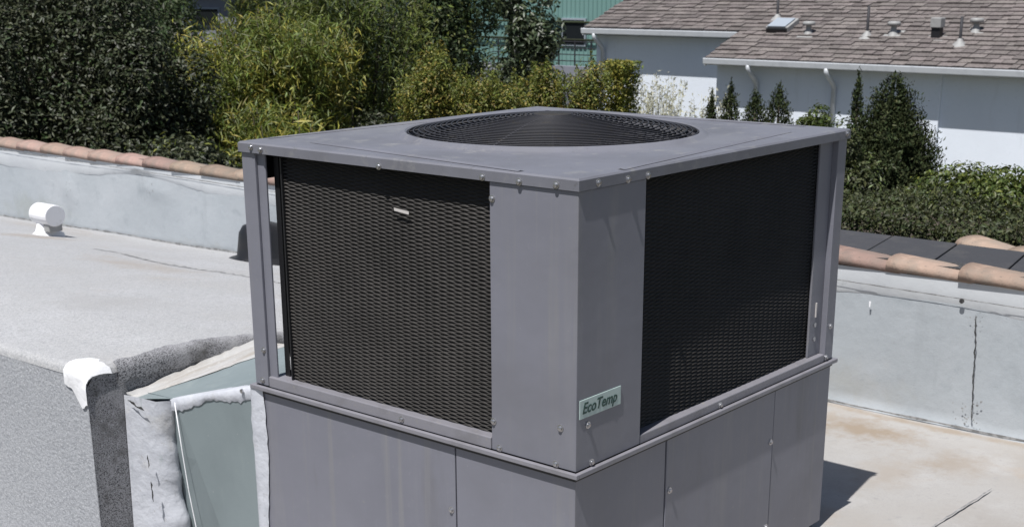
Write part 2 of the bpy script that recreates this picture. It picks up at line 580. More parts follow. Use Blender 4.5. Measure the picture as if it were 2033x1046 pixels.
t0 = tile_mesh().build('coping_tile', 'tile', par, smooth=False, bevel=0)
tile_data = t0.data
tile_data.polygons.foreach_set('use_smooth', [True] * len(tile_data.polygons))
PITCH_T = .327
k0 = -9
first = True
for k in range(-5, 38):
    y = .128 + PITCH_T * k - .1225 - .08
    o = t0 if first else t0.copy()
    if not first:
        COL.objects.link(o)
        o.parent = par
    first = False
    o.matrix_parent_inverse = Matrix.Translation(-par.location)
    o.location = (XP + .078 + random.uniform(-.006, .006), y + random.uniform(-.01, .01), .648 + random.uniform(-.003, .003))
    o.rotation_euler = (random.uniform(-.012, .012), random.uniform(-.03, .03), random.uniform(-.025, .025))
# diagonal return of two more tiles beyond the slabs
for k in range(3):
    o = t0.copy()
    COL.objects.link(o)
    o.parent = par
    o.matrix_parent_inverse = Matrix.Translation(-par.location)
    o.location = (3.72 - .13 * k, .26 - .29 * k, .612)
    o.rotation_euler = (0, 0, -math.radians(26))
# dark flat slabs behind the tiles
sw = .335
for k in range(-7, 7):
    y0 = .68 + (k - 1) * sw
    mb = MB()
    h = .676 + random.uniform(-.002, .002)
    mb.prism([(XP + .188, y0 + .004 - .01), (XP + .70, y0 + .004 + .075), (XP + .70, y0 + sw - .004 + .075), (XP + .188, y0 + sw - .004 - .01)], .655, h)
    mb.build('coping_slab', 'slab', par, bevel=.004)

# seam, wear and lap lines on the lower roof
ribbon([(2.24, -.342, .004), (2.1, -.338, .003), (1.95, -.33, .003), (1.76, -.322, .003), (1.5, -.33, .003)], .007, (0, 0, 1), .3).build('lap_seam', 'crack', lower_roof)
ribbon([(2.10, .40, .002), (2.16, .39, .002), (2.2, .42, .002)], .01, (0, 0, 1), .4).build('scuff_mark', 'tar', lower_roof)

# ================================================================ ROOFTOP UNIT
W, D, ZF, ZT = 1.335, 1.484, .628, 1.428
ZL = 1.396       # underside of the lid rim
unit = thing('rooftop_air_conditioner', 'grey packaged rooftop air conditioner with fan grille on top and mesh coil guards', 'air conditioner', (D / 2, W / 2, 0))

# lid: square sheet with a round hole, folded rim
FC = (.765, .69)
FR = .475
OV = .006
rows = []
NS = 96
angs = [2 * math.pi * i / NS for i in range(NS)]


def sq(a, inset=0.0):
    x0, x1, y0, y1 = -OV + inset, D + OV - inset, -OV + inset, W + OV - inset
    dx, dy = math.cos(a), math.sin(a)
    t = 1e9
    if dx > 1e-9: t = min(t, (x1 - FC[0]) / dx)
    if dx < -1e-9: t = min(t, (x0 - FC[0]) / dx)
    if dy > 1e-9: t = min(t, (y1 - FC[1]) / dy)
    if dy < -1e-9: t = min(t, (y0 - FC[1]) / dy)
    return (FC[0] + dx * t, FC[1] + dy * t)


corn = [math.atan2(y - FC[1], x - FC[0]) % (2 * math.pi) for x, y in ((-OV, -OV), (D + OV, -OV), (D + OV, W + OV), (-OV, W + OV))]
for ca in corn:
    j = min(range(NS), key=lambda i: abs(angs[i] - ca))
    angs[j] = ca
cr = lambda r_, z: [(FC[0] + r_ * math.cos(a), FC[1] + r_ * math.sin(a), z) for a in angs]
rows.append([(*sq(a, .010), ZL) for a in angs])
rows.append([(*sq(a), ZL) for a in angs])
rows.append([(*sq(a), ZT - .005) for a in angs])
rows.append([(*sq(a, .005), ZT) for a in angs])
mid = []
for a in angs:
    p = sq(a, .005)
    q = (FC[0] + (FR + .035) * math.cos(a), FC[1] + (FR + .035) * math.sin(a))
    mid.append((p[0] * .35 + q[0] * .65, p[1] * .35 + q[1] * .65, ZT + .001))
rows.append(mid)
rows.append(cr(FR + .035, ZT + .001))
rows.append(cr(FR + .026, ZT + .004))
rows.append(cr(FR + .016, ZT + .012))
rows.append(cr(FR + .006, ZT + .015))
rows.append(cr(FR, ZT + .011))
rows.append(cr(FR - .004, ZT - .01))
rows.append(cr(FR - .006, ZT - .16))
lid = MB().grid(rows, True).build('lid', 'lid_paint', unit)
lid.data.polygons.foreach_set('use_smooth', [True] * len(lid.data.polygons))
es = lid.modifiers.new('split', 'EDGE_SPLIT')
es.split_angle = math.radians(28)


def ridge(pts, wd, ht):
    P = [Vector(p) for p in pts]
    rows_ = []
    for i, p in enumerate(P):
        t = (P[min(i + 1, len(P) - 1)] - P[max(i - 1, 0)]).normalized()
        s = Vector((-t.y, t.x, 0))
        e = math.sin(math.pi * min(1, max(.02, i / (len(P) - 1)))) ** .4
        rows_.append([p - s * wd, p + Vector((0, 0, ht * e)), p + s * wd])
    return MB().grid(rows_)


for a, b in (((.20, .012), (1.27, .105)), ((.012, .20), (.11, 1.12)), ((.10, 1.318), (1.3, 1.23)), ((1.46, .15), (1.37, 1.2))):
    ridge([(a[0] + (b[0] - a[0]) * t, a[1] + (b[1] - a[1]) * t, ZT + .0015) for t in np.linspace(0, 1, 12)], .012, .0045).build('stamped_crease', 'lid_paint', unit, smooth=False)

# near corner cover: an L of sheet metal
T = .012
mb = MB().prism([(0, .30), (0, 0), (.303, 0), (.303, T), (T, T), (T, .30)], ZF + .008, ZL - .001)
mb.build('corner_panel', 'paint', unit, bevel=.0025)
# post at the duct-side corner
MB().prism([(.002, 1.272), (.002, W), (.055, W), (.055, W - .01), (.012, W - .01), (.012, 1.272)], ZF + .008, ZL - .001).build('corner_post', 'paint', unit, bevel=.002)
MB().prism([(.0125, 1.236), (.0125, 1.285), (.02, 1.285), (.02, 1.236)], ZF + .04, ZL - .001).build('post_return', 'paint', unit, bevel=.002)
# post at the parapet-side corner
MB().prism([(1.425, .002), (D, .002), (D, .06), (D - .01, .06), (D - .01, .012), (1.435, .012), (1.435, .045), (1.425, .045)], ZF + .008, ZL - .001).build('corner_post', 'paint', unit, bevel=.002)
MB().box(1.338, 1.4245, .022, .030, ZF + .035, ZL - .001).build('post_return', 'paint', unit, bevel=.002)
# post at the hidden corner
MB().prism([(D - .06, W), (D, W), (D, W - .06), (D - .01, W - .06), (D - .01, W - .01), (D - .06, W - .01)], ZF + .008, ZL - .001).build('corner_post', 'paint', unit, bevel=.002)
# base pan lip all round, and the two rails the coils stand on
LP = .014
for a in ((-LP, 0.0, -LP, W + LP), (D, D + LP, -LP, W + LP), (0.0002, D - .0002, -LP, 0.0), (0.0002, D - .0002, W, W + LP)):
    MB().box(a[0], a[1], a[2], a[3], ZF - .008, ZF + .006).build('pan_lip', 'trim', unit, bevel=.002)
MB().box(.001, .075, .304, 1.268, ZF + .0062, ZF + .042).build('coil_rail', 'trim', unit, bevel=.003)
MB().box(.306, 1.422, .001, .075, ZF + .0062, ZF + .034).build('coil_rail', 'trim', unit, bevel=.003)
MB().box(.0, D, .0, W, ZF - .02, ZF + .0).build('base_pan', 'black', unit)

# coils: dark fin core behind a staggered expanded-metal guard
CD = .034
MB().box(CD + .012, CD + .05, .29, 1.172, ZF + .043, ZL + .02).build('coil', 'coil', unit)
MB().box(.29, 1.352, CD + .012, CD + .05, ZF + .035, ZL + .02).build('coil', 'coil', unit)


def guard(u0, u1, z0, z1, on_x, pu, pz):
    """woven rows of wavy strands meeting their neighbours at every half cell"""
    V, F = [], []
    nrow = int((z1 - z0) / pz)
    sub = 4
    nu = int((u1 - u0) / (pu / 2 / sub))
    for r_ in range(nrow):
        k = len(V)
        for i in range(nu + 1):
            u_ = u0 + (u1 - u0) * i / nu
            ph = math.pi * u_ / (pu / 2) + (math.pi if r_ % 2 else 0)
            s = math.cos(ph)
            zc_ = z0 + pz * (r_ + .5) + .34 * pz * s + .0007 * math.sin(9 * u_ + .21 * r_) + .0005 * math.sin(31 * u_ - .11 * r_)
            out = CD - .001 - .002 * s + .0022 * math.sin(5.1 * u_ + .06 * r_) * math.sin(.09 * r_ + 1)
            hw = pz * (.30 + .08 * s)
            for (dz, dd) in ((-hw, -.0016), (hw, .0014)):
                d_ = out + dd
                V.append((d_, u_, zc_ + dz) if on_x else (u_, d_, zc_ + dz))
        for i in range(nu):
            a = k + 2 * i
            F.append((a, a + 1, a + 3, a + 2))
    mb_ = MB()
    mb_.v, mb_.f = V, F
    return mb_


stuff(guard(.29, 1.172, ZF + .043, ZL - .002, True, .060, .0058).build('coil_guard', 'guard', unit))
stuff(guard(.29, 1.352, ZF + .035, ZL - .002, False, .060, .0058).build('coil_guard', 'guard', unit))
MB().box(.045, .058, 1.212, 1.234, ZF + .001, ZL - .001).build('gap_upright', 'black', unit)  # near-black upright filling the gap between post and coil
MB().box(.05, .30, W - .03, W - .02, ZL - .09, ZL - .001).build('top_stiffener', 'black', unit)
# bare sheet edges next to the coils, copper return bends, fitting
MB().box(CD - .012, CD + .055, 1.1725, 1.178, ZF + .043, ZL - .01).build('coil_end_plate', 'black', unit)
MB().box(CD + .01, CD + .02, 1.178, 1.196, ZF + .043, ZF + .11).build('coil_bracket', 'black', unit)
MB().lathe([(.001, -.001), (.011, 0), (.013, .004), (.013, .045), (.009, .05), (.001, .05)], (.06, 1.205, ZF + .062), 'z', 12).build('white_fitting', 'vent_white', unit, smooth=True)
MB().add([(CD - .016, .682, 1.283), (CD - .016, .622, 1.278), (CD - .016, .622, 1.269), (CD - .016, .680, 1.274)], [(0, 1, 2, 3)]).build('paper_scrap', 'copper', unit)
for z in (.773, .723):
    MB().lathe([(.001, -.004), (.008, -.003), (.008, 0)], (1.375, .021, z), 'y', 8).build('coil_bolt', 'screw', unit)
MB().box(1.372, 1.379, .018, .0215, .80, .85).build('coil_clip', 'copper', unit)
# closed sides (away from the camera) and a dark partition inside
MB().box(D - .02, D - .005, .061, W - .061, ZF + .007, ZL - .002).build('rear_panel', 'paint', unit)
MB().box(.42, D - .061, W - .02, W - .005, ZF + .007, ZL - .002).build('rear_panel', 'paint', unit)
MB().box(.42, .43, CD + .06, W - .03, ZF + .001, 1.18).build('partition', 'black', unit)

# lower cabinet panels
ZB = .022
g = .0025
LI = .004
lo_top = ZF - .0085
MB().box(LI, LI + .012, .445 + g, W - .004, ZB, lo_top).build('access_panel', 'paint', unit, bevel=.002)
MB().prism([(LI, .445 - g), (LI, LI), (.447 - g, LI), (.447 - g, LI + .012), (LI + .012, LI + .012), (LI + .012, .445 - g)], ZB, lo_top).build('corner_access_panel', 'paint', unit, bevel=.002)
MB().box(.447 + g, 1.091 - g, LI - .002, LI + .010, ZB, lo_top).build('access_panel', 'paint', unit, bevel=.002)
MB().box(1.091 + g, D - .004, LI, LI + .012, ZB, lo_top).build('access_panel', 'paint', unit, bevel=.002)
MB().box(D - .016, D - .004, LI + .0125, W - .004, ZB, lo_top).build('access_panel', 'paint', unit, bevel=.002)
MB().box(LI + .0125, D - .0165, W - .016, W - .004, ZB, lo_top).build('access_panel', 'paint', unit, bevel=.002)
MB().box(LI + .013, D - .017, LI + .013, W - .0165, ZB, lo_top - .012).build('cabinet_core', 'black', unit)
MB().box(.03, D - .03, .03, W - .03, -.03, ZB - .0005).build('base_frame', 'trim', unit, bevel=.003)

# screws
hexm = MB().lathe([(.0105, .0), (.0105, .0016), (.0062, .002), (.0062, .0065), (.0045, .0075), (.0005, .0078)], seg=12)


def screw_data(axis):
    mb_ = MB()
    for (x, y, z) in hexm.v:
        mb_.v.append((-z, x, y) if axis == 'x' else (x, -z, y))
    mb_.f = list(hexm.f)
    return mb_


sx = sy = None
SX = [(.192, 1.404, -OV), (.068, 1.407, -OV), (.291, 1.349, 0), (.713, 1.401, -OV), (.32, 1.405, -OV), (1.277, 1.414, -OV), (1.232, 1.409, -OV), (.659, .65, .001), (.292, .721, 0), (.053, .752, 0),
      (.271, .646, 0), (.068, .645, 0), (1.285, .757, .002), (.464, .407, LI), (.464, .16, LI), (1.30, .652, .002)]
for y, z, x in SX:
    if sx is None:
        sx = screw_data('x').build('screw', 'screw', unit, smooth=False)
        o = sx
    else:
        o = sx.copy()
        COL.objects.link(o)
    o.location = (x, y, z)
SY = [(.075, 1.410, -OV), (.207, 1.404, -OV), (.30, 1.404, -OV), (.052, .759, 0), (.071, .646, 0), (.739, .645, .001), (.469, .443, LI - .002), (1.075, .433, LI - .002), (1.075, .128, LI - .002), (1.435, .648, .002), (1.452, .756, .002), (1.462, 1.414, -OV)]
for x, z, y in SY:
    if sy is None:
        sy = screw_data('y').build('screw', 'screw', unit)
        o = sy
    else:
        o = sy.copy()
        COL.objects.link(o)
    o.location = (x, y, z)

# name plate
pl = MB().box(.012, .200, -.003, -.0002, .783, .836).build('name_plate', 'plate', unit, bevel=.001)
fc = bpy.data.curves.new('lettering', 'FONT')
fc.body = 'EcoTemp'
fc.size = .043
fc.shear = .28
fc.extrude = .0004
fc.offset = .0006
fo = bpy.data.objects.new('lettering_curve', fc)
COL.objects.link(fo)
bpy.context.view_layer.update()
me = bpy.data.meshes.new_from_object(fo.evaluated_get(bpy.context.evaluated_depsgraph_get()))
bpy.data.objects.remove(fo)
xsn = [v.co.x for v in me.vertices]
wid = max(xsn) - min(xsn)
for v in me.vertices:
    x, y, z = v.co
    v.co = (.024 + (x - min(xsn)) * (.158 / wid), -.0036 - z, .7965 + y * 1.0)
me.materials.clear()
me.materials.append(MATS['ink'])
me.name = 'lettering'
lt = bpy.data.objects.new('lettering', me)
COL.objects.link(lt)
lt.parent = pl

# fan guard: concentric wire rings on spokes, blades and hub beneath
gz = lambda r_: ZT + .010 + .055 * (1 - (r_ / FR) ** 1.6)
NR = 24
for i in range(NR):
    r_ = .065 + (FR - .068 - .002) * i / (NR - 1)
    MB().tube([(FC[0] + r_ * math.cos(a), FC[1] + r_ * math.sin(a), gz(r_)) for a in [2 * math.pi * k / 72 for k in range(72)]], .0026, 5, True).build('guard_ring', 'fan_wire', unit, smooth=True)
for k in range(16):
    a = 2 * math.pi * k / 16 + .28
    MB().tube([(FC[0] + r_ * math.cos(a), FC[1] + r_ * math.sin(a), gz(r_) - .004) for r_ in np.linspace(.05, FR - .004, 12)], .0046 if k % 4 == 0 else .003, 6).build('guard_spoke', 'fan_wire', unit, smooth=True)
mb = MB()
for k in range(64):
    a = 2 * math.pi * k / 64
    mb.tube([(FC[0] + r_ * math.cos(a), FC[1] + r_ * math.sin(a), gz(r_) - .004 - (.03 if r_ > .46 else 0)) for r_ in (.385, .43, .468)], .0028, 5)
stuff(mb.build('guard_outer_wires', 'fan_wire', unit))
MB().lathe([(.001, 0), (.06, 0), (.065, -.006), (.06, -.012)], (FC[0], FC[1], gz(0)), seg=28).build('guard_hub', 'guard', unit, smooth=True)
MB().lathe([(.001, .0), (.085, 0), (.09, -.01), (.09, -.09), (.001, -.09)], (FC[0], FC[1], ZT - .06), seg=28).build('fan_motor', 'fan_wire', unit, smooth=True)
for k in range(4):
    a0 = 2 * math.pi * k / 4 + .5
    rows = []
    for r_ in np.linspace(.08, .44, 7):
        row = []
        for t in np.linspace(-.5, .5, 7):
            a = a0 + t * (1.05 - .35 * r_)
            row.append((FC[0] + r_ * math.cos(a), FC[1] + r_ * math.sin(a), ZT - .12 + .085 * t + .02 * t * t))
        rows.append(row)
    o = MB().grid(rows).build('fan_blade', 'fan_wire', unit, smooth=True)
    s = o.modifiers.new('solid', 'SOLIDIFY')
    s.thickness = .004

# ================================================================ DUCT between unit and raised deck
duct = thing('sheet_metal_duct', 'green grey sheet metal duct smeared with white sealant between unit and raised roof', 'duct', (.2, 1.7, 0))
A = (.004, W + .002, .618)
# lit side facet, dark facet folded out of the sun, strip against the deck
A0 = (.004, W + .002, -.0)
B = (.005, 1.80, .488)
Cc = (-.048, BY - .004, .455)
F0 = (.05, 1.60, .0)
mb = MB().grid([[(.004, W + .002, .618), (.004, W + .002, .3), (.004, W + .002, 0), (.004, W + .002, -.25)], [(.004, 1.56, .552), (.012, 1.50, .3), (.012, 1.46, 0), (.012, 1.38, -.25)], [(.006, 1.805, .486), (.012, 1.71, .27), (.012, 1.58, .0), (.012, 1.46, -.25)]])
mb.build('side_panel', 'duct_metal', duct, smooth=True)
mb = MB().add([(.006, 1.825, .486), (.006, 1.805, .486), (.012, 1.71, .27), (.012, 1.58, .0), (.012, 1.46, -.25), (.13, 2.02, -.25), (.095, 2.02, .0), (.055, 2.02, .27), (.02, 2.02, .47)], [(0, 1, 2, 7, 8), (2, 3, 6, 7), (3, 4, 5, 6)])
mb.build('shade_fold', 'duct_metal', duct)  # fold shaped so that this wedge of the duct falls dark
mb = MB().grid([[A, (.004, 1.56, .552), B, Cc], [(.55, W + .002, .66), (.55, 1.56, .62), (.55, 1.80, .57), (.55, BY - .004, .535)]])
mb.build('top_panel', 'duct_metal', duct, smooth=False)
# sealant smears
rows = []
for i in range(30):
    t = i / 29
    z = .472 * (1 - t) - .2 * t
    yl = BY - .002
    yr = 1.808 + .03 * t + .03 * min(1, 3 * t) + .008 * math.sin(11 * t) + random.uniform(-.005, .005) - (.035 * math.sin((t - .6) / .25 * math.pi) if .6 < t < .85 else 0)
    xl, xr = -.052 - .015 * t, -.004 + .05 * t
    rows.append([(xl, yl, z + .0), (xl * .6 + xr * .4 - .012, yl * .6 + yr * .4, z + .004), (xl * .3 + xr * .7 - .012, yl * .25 + yr * .75, z), (xr - .001, yr, z + .008), (xr + .02, yr + .004, z + .008), (xr + .035, yr + .02, z + .004)])
MB().grid(rows).build('sealant_strip', 'sealant', duct, smooth=True)
rows = []
for i in range(34):
    t = i / 33
    y = W + .004 + (1.815 - W) * t
    z = .620 + (.485 - .620) * ((y - W) / (1.80 - W))
    hb = .034 + .010 * math.sin(9 * t) + random.uniform(-.005, .005)
    rows.append([(.045 + .03 * t + random.uniform(-.01, .01), y, z + .006 + .001), (.006, y, z + .006), (-.002, y, z + .002), (-.003, y, z - hb * .6), (.0025, y, z - hb)])
MB().grid(rows).build('sealant_bead', 'sealant', duct, smooth=True)
rows = []
for i in range(34):
    t = i / 33
    z = .625 - .8 * t
    jl = random.uniform(-.003, .003)
    rows.append([(.003, W + .032 + jl + .006 * math.sin(9 * t), z), (-.010, W + .018, z), (-.010, W - .006, z), (-.001, W - .022 - .012 * math.sin(6 * t) - .012 * (1 - t) + jl, z)])
MB().grid(rows).build('sealant_strip', 'sealant', duct, smooth=True)
def top_z(x, y):
    za = np.interp(y, (W, 1.56, 1.80, BY), (.618, .552, .488, .455))
    zb = np.interp(y, (W, 1.56, 1.80, BY), (.66, .62, .57, .535))
    return za + (zb - za) * min(1, max(0, (x + .03) / .58))


rows = []
for i in range(26):
    t = i / 25
    x = -.045 + .60 * t
    yb = BY - .007
    wd = .02 + .19 * t ** .8 + random.uniform(-.006, .006)
    rows.append([(x, yb, top_z(x, yb) + .020 + random.uniform(-.004, .004)), (x, yb - .012, top_z(x, yb) + .009)] +
                [(x, yb - wd * q, top_z(x, yb - wd * q) + h_) for q, h_ in ((.35, .008), (.65, .0065), (.9, .004), (1.0, .0005))])
MB().grid(rows).build('sealant_fillet', 'dirty_sealant', duct, smooth=True)
MB().tube([(-.004, 1.79, .478), (.0, 1.775, .30), (.0, 1.755, .15), (.0, 1.725, .0), (.0, 1.70, -.15)], .0022, 6).build('wire', 'vent_white', duct, smooth=True)
for k, pts in enumerate([[(-.052, 1.99, .462), (-.050, 1.93, .445), (-.045, 1.90, .44)], [(-.048, 1.905, .27), (-.048, 1.90, .22)], [(-.048, 1.895, .17), (-.048, 1.89, .09)]]):
    ribbon([(x - .012, y, z) for x, y, z in pts], .010, (-1, 0, 0), .4, .012).build('sealant_crack', 'tar', duct)
MB().lathe([(.001, -.006), (.008, -.005), (.008, 0)], (-.007, 1.40, .597), 'x', 8).build('bolt', 'screw', duct)

# ================================================================ ROOF VENTS
vx, vy = 2.03, 5.90
vz = deck_z(vx, vy)
wv = thing('roof_vent', 'small white hooded roof vent with barrel top on the raised roof', 'vent', (vx, vy, vz))
rows = []
for z, hx, hy in ((-.02, .12, .095), (.004, .115, .09), (.03, .075, .06), (.10, .052, .05), (.14, .05, .048)):
    rows.append([(vx + hx * math.cos(a) * 1.0, vy + .03 + hy * math.sin(a), vz + z) for a in np.linspace(0, 2 * math.pi, 17)[:-1]])
MB().grid(rows, True).build('base_flare', 'vent_white', wv, smooth=True)
rows = []
for y_, s_ in ((.105, .9), (.10, 1.0), (-.09, 1.0), (-.093, .93)):
    rows.append([(vx + .075 * s_ * math.cos(a), vy + .0 + y_, vz + .138 + .070 * s_ * math.sin(a)) for a in np.linspace(0, 2 * math.pi, 25)[:-1]])
h = MB().grid(rows, True)
h.f.append(tuple(range(23, -1, -1)))
h.f.append(tuple(range(72, 96)))
h.build('barrel_hood', 'vent_white', wv, bevel=.003)
MB().box(vx - .05, vx + .05, vy - .085, vy - .02, vz + .035, vz + .085).build('outlet_skirt', 'roof_metal', wv, bevel=.006)

bx_, by_ = 2.66, 4.50
bz_ = deck_z(bx_, by_)
bv = thing('roof_vent', 'black domed roof vent with wide flange behind the air conditioner', 'vent', (bx_, by_, bz_))
MB().lathe([(.001, .25), (.07, .248), (.12, .232), (.145, .19), (.155, .12), (.165, .05), (.18, .035), (.23, .022), (.232, .005), (.232, -.02)], (bx_, by_, bz_), seg=32).build('dome', 'vent_black', bv, smooth=True)
MB().box(bx_ - .25, bx_ + .22, by_ - .25, by_ + .25, bz_ - .035, bz_ + .012).build('flange', 'vent_black', bv, bevel=.004)

# ================================================================ NEIGHBOUR HOUSE
X1, Z1, SL = 16.995, .608, .3633
X2 = X1 + 1.046
XR, ZR = 19.58, Z1 + SL * (19.58 - X1)
YA, YB, YC = 10.29, 13.63, -4.0       # rake of the front wing, gable end of the rear wing, far end out of view
house = thing('shingled_house', 'white stucco house with brown shingle roof and long eave gutters', 'house', (19, 6, GZ))
wx1, wx2 = X1 + .27, X2 + .27
YS = 6.30
MB().box(wx1, wx1 + 6, YS, YA - .07, GZ, Z1 - .04).build('wall', 'stucco', house)
MB().box(wx1 + .05, wx1 + 6.05, YC, YS - .002, GZ, Z1 - .04).build('wall', 'stucco', house)
MB().box(wx2, wx2 + 5, YA - .068, YB - .12, GZ, Z1 - .04 + SL * (X2 - X1)).build('wall', 'stucco', house)
# roof deck: two sheets (front slope, back slope) a hand thick
nz = lambda x: Z1 + SL * (x - X1)
rf = MB()
rf.prism([(X1 + .02, YC), (X1 + .02, YA), (X2 + .02, YA), (X2 + .02, YB), (XR, YB), (XR, YC)], 0, 1)
rf.v = [(x, y, nz(x) + (-.012 if z > .5 else -.11)) for x, y, z in rf.v]
roof = rf.build('roof_slope', 'fascia', house)
rb = MB().prism([(XR, YC), (XR, YB), (XR + 3, YB), (XR + 3, YC)], 0, 1)
rb.v = [(x, y, ZR - (x - XR) * SL + (-.012 if z > .5 else -.11)) for x, y, z in rb.v]
rb.build('roof_slope', 'shingle', house)
# shingles: separate tabs in courses, each course lapping the one below
CRS, TW = .165, .20
al = math.atan(SL)
ca, sa = math.cos(al), math.sin(al)
ncourse = int((XR - X1) / ca / CRS) + 1
tabs = []
for c in range(ncourse):
    s0 = c * CRS
    x0 = X1 + s0 * ca
    ymax = YB if x0 >= X2 - .05 else YA
    y = ymax
    off = random.uniform(0, TW)
    y -= off
    ws = off
    y0_ = ymax
    while y0_ > YC:
        wd = ws if y0_ == ymax else TW * random.choice((.6, .8, 1, 1, 1.25, 1.5))
        if wd < .06:
            wd = .1
        tabs.append((s0, y0_, wd))
        y0_ -= wd


def tab_verts(s0, y0_, wd, th):
    ln = min(CRS * 1.18, (XR - X1) / ca - s0)
    out = []
    for s, t in ((-.012, 0), (ln, 0)):
        for yy in (y0_ - .004, y0_ - wd + .004):
            for h_ in (0, 1):
                zz = -.006 + (.026 if s < 0 else .002) * 1.0 + (th if h_ else 0) - (.0 if h_ else .012)
                xx = s0 + s
                out.append((X1 + xx * ca - zz * sa, yy, Z1 + xx * sa + zz * ca))
    return out


TF = [(0, 1, 3, 2), (4, 6, 7, 5), (1, 5, 7, 3), (0, 2, 6, 4), (0, 4, 5, 1), (2, 3, 7, 6)]
vis = [(math.hypot(X1 + s * ca - CAM.x, y - CAM.y), s, y, w_) for s, y, w_ in tabs]


def in_view(s, y):
    p = Vector((X1 + s * ca, y, Z1 + s * sa)) - CAM
    d = p.dot(fw)
    px = 1016.5 + 2669.2 * p.dot(rt) / d
    py = 800 - 2669.2 * p.dot(up) / d
    return -20 < px < 2060 and py > -15


iv = sorted([v for v in vis if in_view(v[1], v[2] - v[3] / 2)])
near = set((v[1], v[2]) for v in iv[:300])
shared = {}
rest = MB()
for s, y, w_ in tabs:
    th = random.choice((.010, .014, .022))
    if (s, y) in near:
        key = (round(w_, 2), th, round(min(CRS * 1.18, (XR - X1) / ca - s), 2))
        vs = tab_verts(s, y, w_, th)
        org = Vector(vs[0])
        if key not in shared:
            mb = MB().add([Vector(p) - org for p in vs], TF)
            o = mb.build('shingle', 'shingle', roof)
            shared[key] = o.data
        else:
            o = bpy.data.objects.new('shingle', shared[key])
            COL.objects.link(o)
            o.parent = roof
        o.matrix_parent_inverse = Matrix.Identity(4)
        o.location = org
    else:
        rest.add(tab_verts(s, y, w_, th), TF)
o = stuff(rest.build('shingle_field', 'shingle', roof))
o.matrix_parent_inverse = Matrix.Identity(4)
roof.matrix_parent_inverse = Matrix.Translation(-house.location)
# ridge cap
MB().tube([(XR, YC, ZR + .0), (XR, YB, ZR + .0)], .05, 8).build('ridge_cap', 'shingle', house)
# gutters, soffits, downspouts


def gutter(xg, y0_, y1_, zg):
    prof = [(-.085, .045), (-.09, .03), (-.08, -.045), (-.06, -.06), (0, -.06), (0, .03), (-.012, .03), (-.012, -.045), (-.058, -.045), (-.07, -.035), (-.076, .03), (-.076, .045)]
    MB().grid([[(xg + a, yy, zg + b_) for a, b_ in prof] for yy in (y0_, y1_)], True).build('gutter', 'gutter', house)
    return


gutter(X1 + .015, YC, YA, Z1 - .035)
gutter(X2 + .015, YA + .005, YB, nz(X2) - .035)
MB().box(X1 + .03, wx1 - .002, YC, YA - .01, Z1 - .105, Z1 - .095).build('soffit', 'fascia', house)
MB().box(X2 + .03, wx2 - .002, YA + .01, YB - .01, nz(X2) - .115, nz(X2) - .105).build('soffit', 'fascia', house)
rk = MB().box(X1, X2 + .02, YA - .004, YA + .012, 0, 1)
rk.v = [(x, y, nz(x) + (.0 if z > .5 else -.13)) for x, y, z in rk.v]
rk.build('rake_board', 'gutter', house)
rk = MB().box(X2, XR, YB - .004, YB + .012, 0, 1)
rk.v = [(x, y, nz(x) + (.0 if z > .5 else -.13)) for x, y, z in rk.v]
rk.build('rake_board', 'gutter', house)
for (xg, xw, yy, zg) in ((X1, wx1, 9.45, Z1 - .08), (X1, wx1, 8.05, Z1 - .08), (X2, wx2, YB - .28, nz(X2) - .08)):
    MB().tube([(xg - .03, yy, zg), (xg - .03, yy, zg - .07), (xg + .02, yy - .01, zg - .12), (xw - .10, yy - .02, zg - .24), (xw - .045, yy - .02, zg - .32), (xw - .045, yy - .02, GZ)], .042, 8).build('downspout', 'gutter', house, smooth=True)


# things on the neighbour's roof
def roofpt(x, y):
    return Vector((x, y, nz(x) + .012))


def half(p):
    return tuple(CAM[i] + .5 * (p[i] - CAM[i]) for i in range(3))


def mushroom(x, y, label):
    b = roofpt(x, y)
    t = thing('roof_vent', label, 'vent', b)
    MB().add([(b.x - .16, b.y - .14, b.z - .05), (b.x + .14, b.y - .14, b.z + .06), (b.x + .14, b.y + .14, b.z + .06), (b.x - .16, b.y + .14, b.z - .05)], [(0, 1, 2, 3)]).build('flashing', 'roof_metal', t)
    MB().lathe([(.10, -.03), (.06, .04), (.045, .08), (.045, .15)], b, seg=16).build('neck', 'roof_metal', t, smooth=True)
    MB().lathe([(.001, .205), (.08, .20), (.10, .19), (.105, .14), (.001, .135)], b, seg=18).build('cap', 'roof_metal', t, smooth=True)


def stack(x, y, hgt, label):
    b = roofpt(x, y)
    t = thing('plumbing_stack', label, 'vent pipe', b)
    MB().lathe([(.15, -.045), (.05, .045), (.028, .08)], b, seg=14).build('flashing_boot', 'roof_metal', t, smooth=True)
    MB().lathe([(.022, .0), (.022, hgt), (.016, hgt), (.001, hgt - .01)], b, seg=10).build('pipe', 'fan_wire', t, smooth=True)


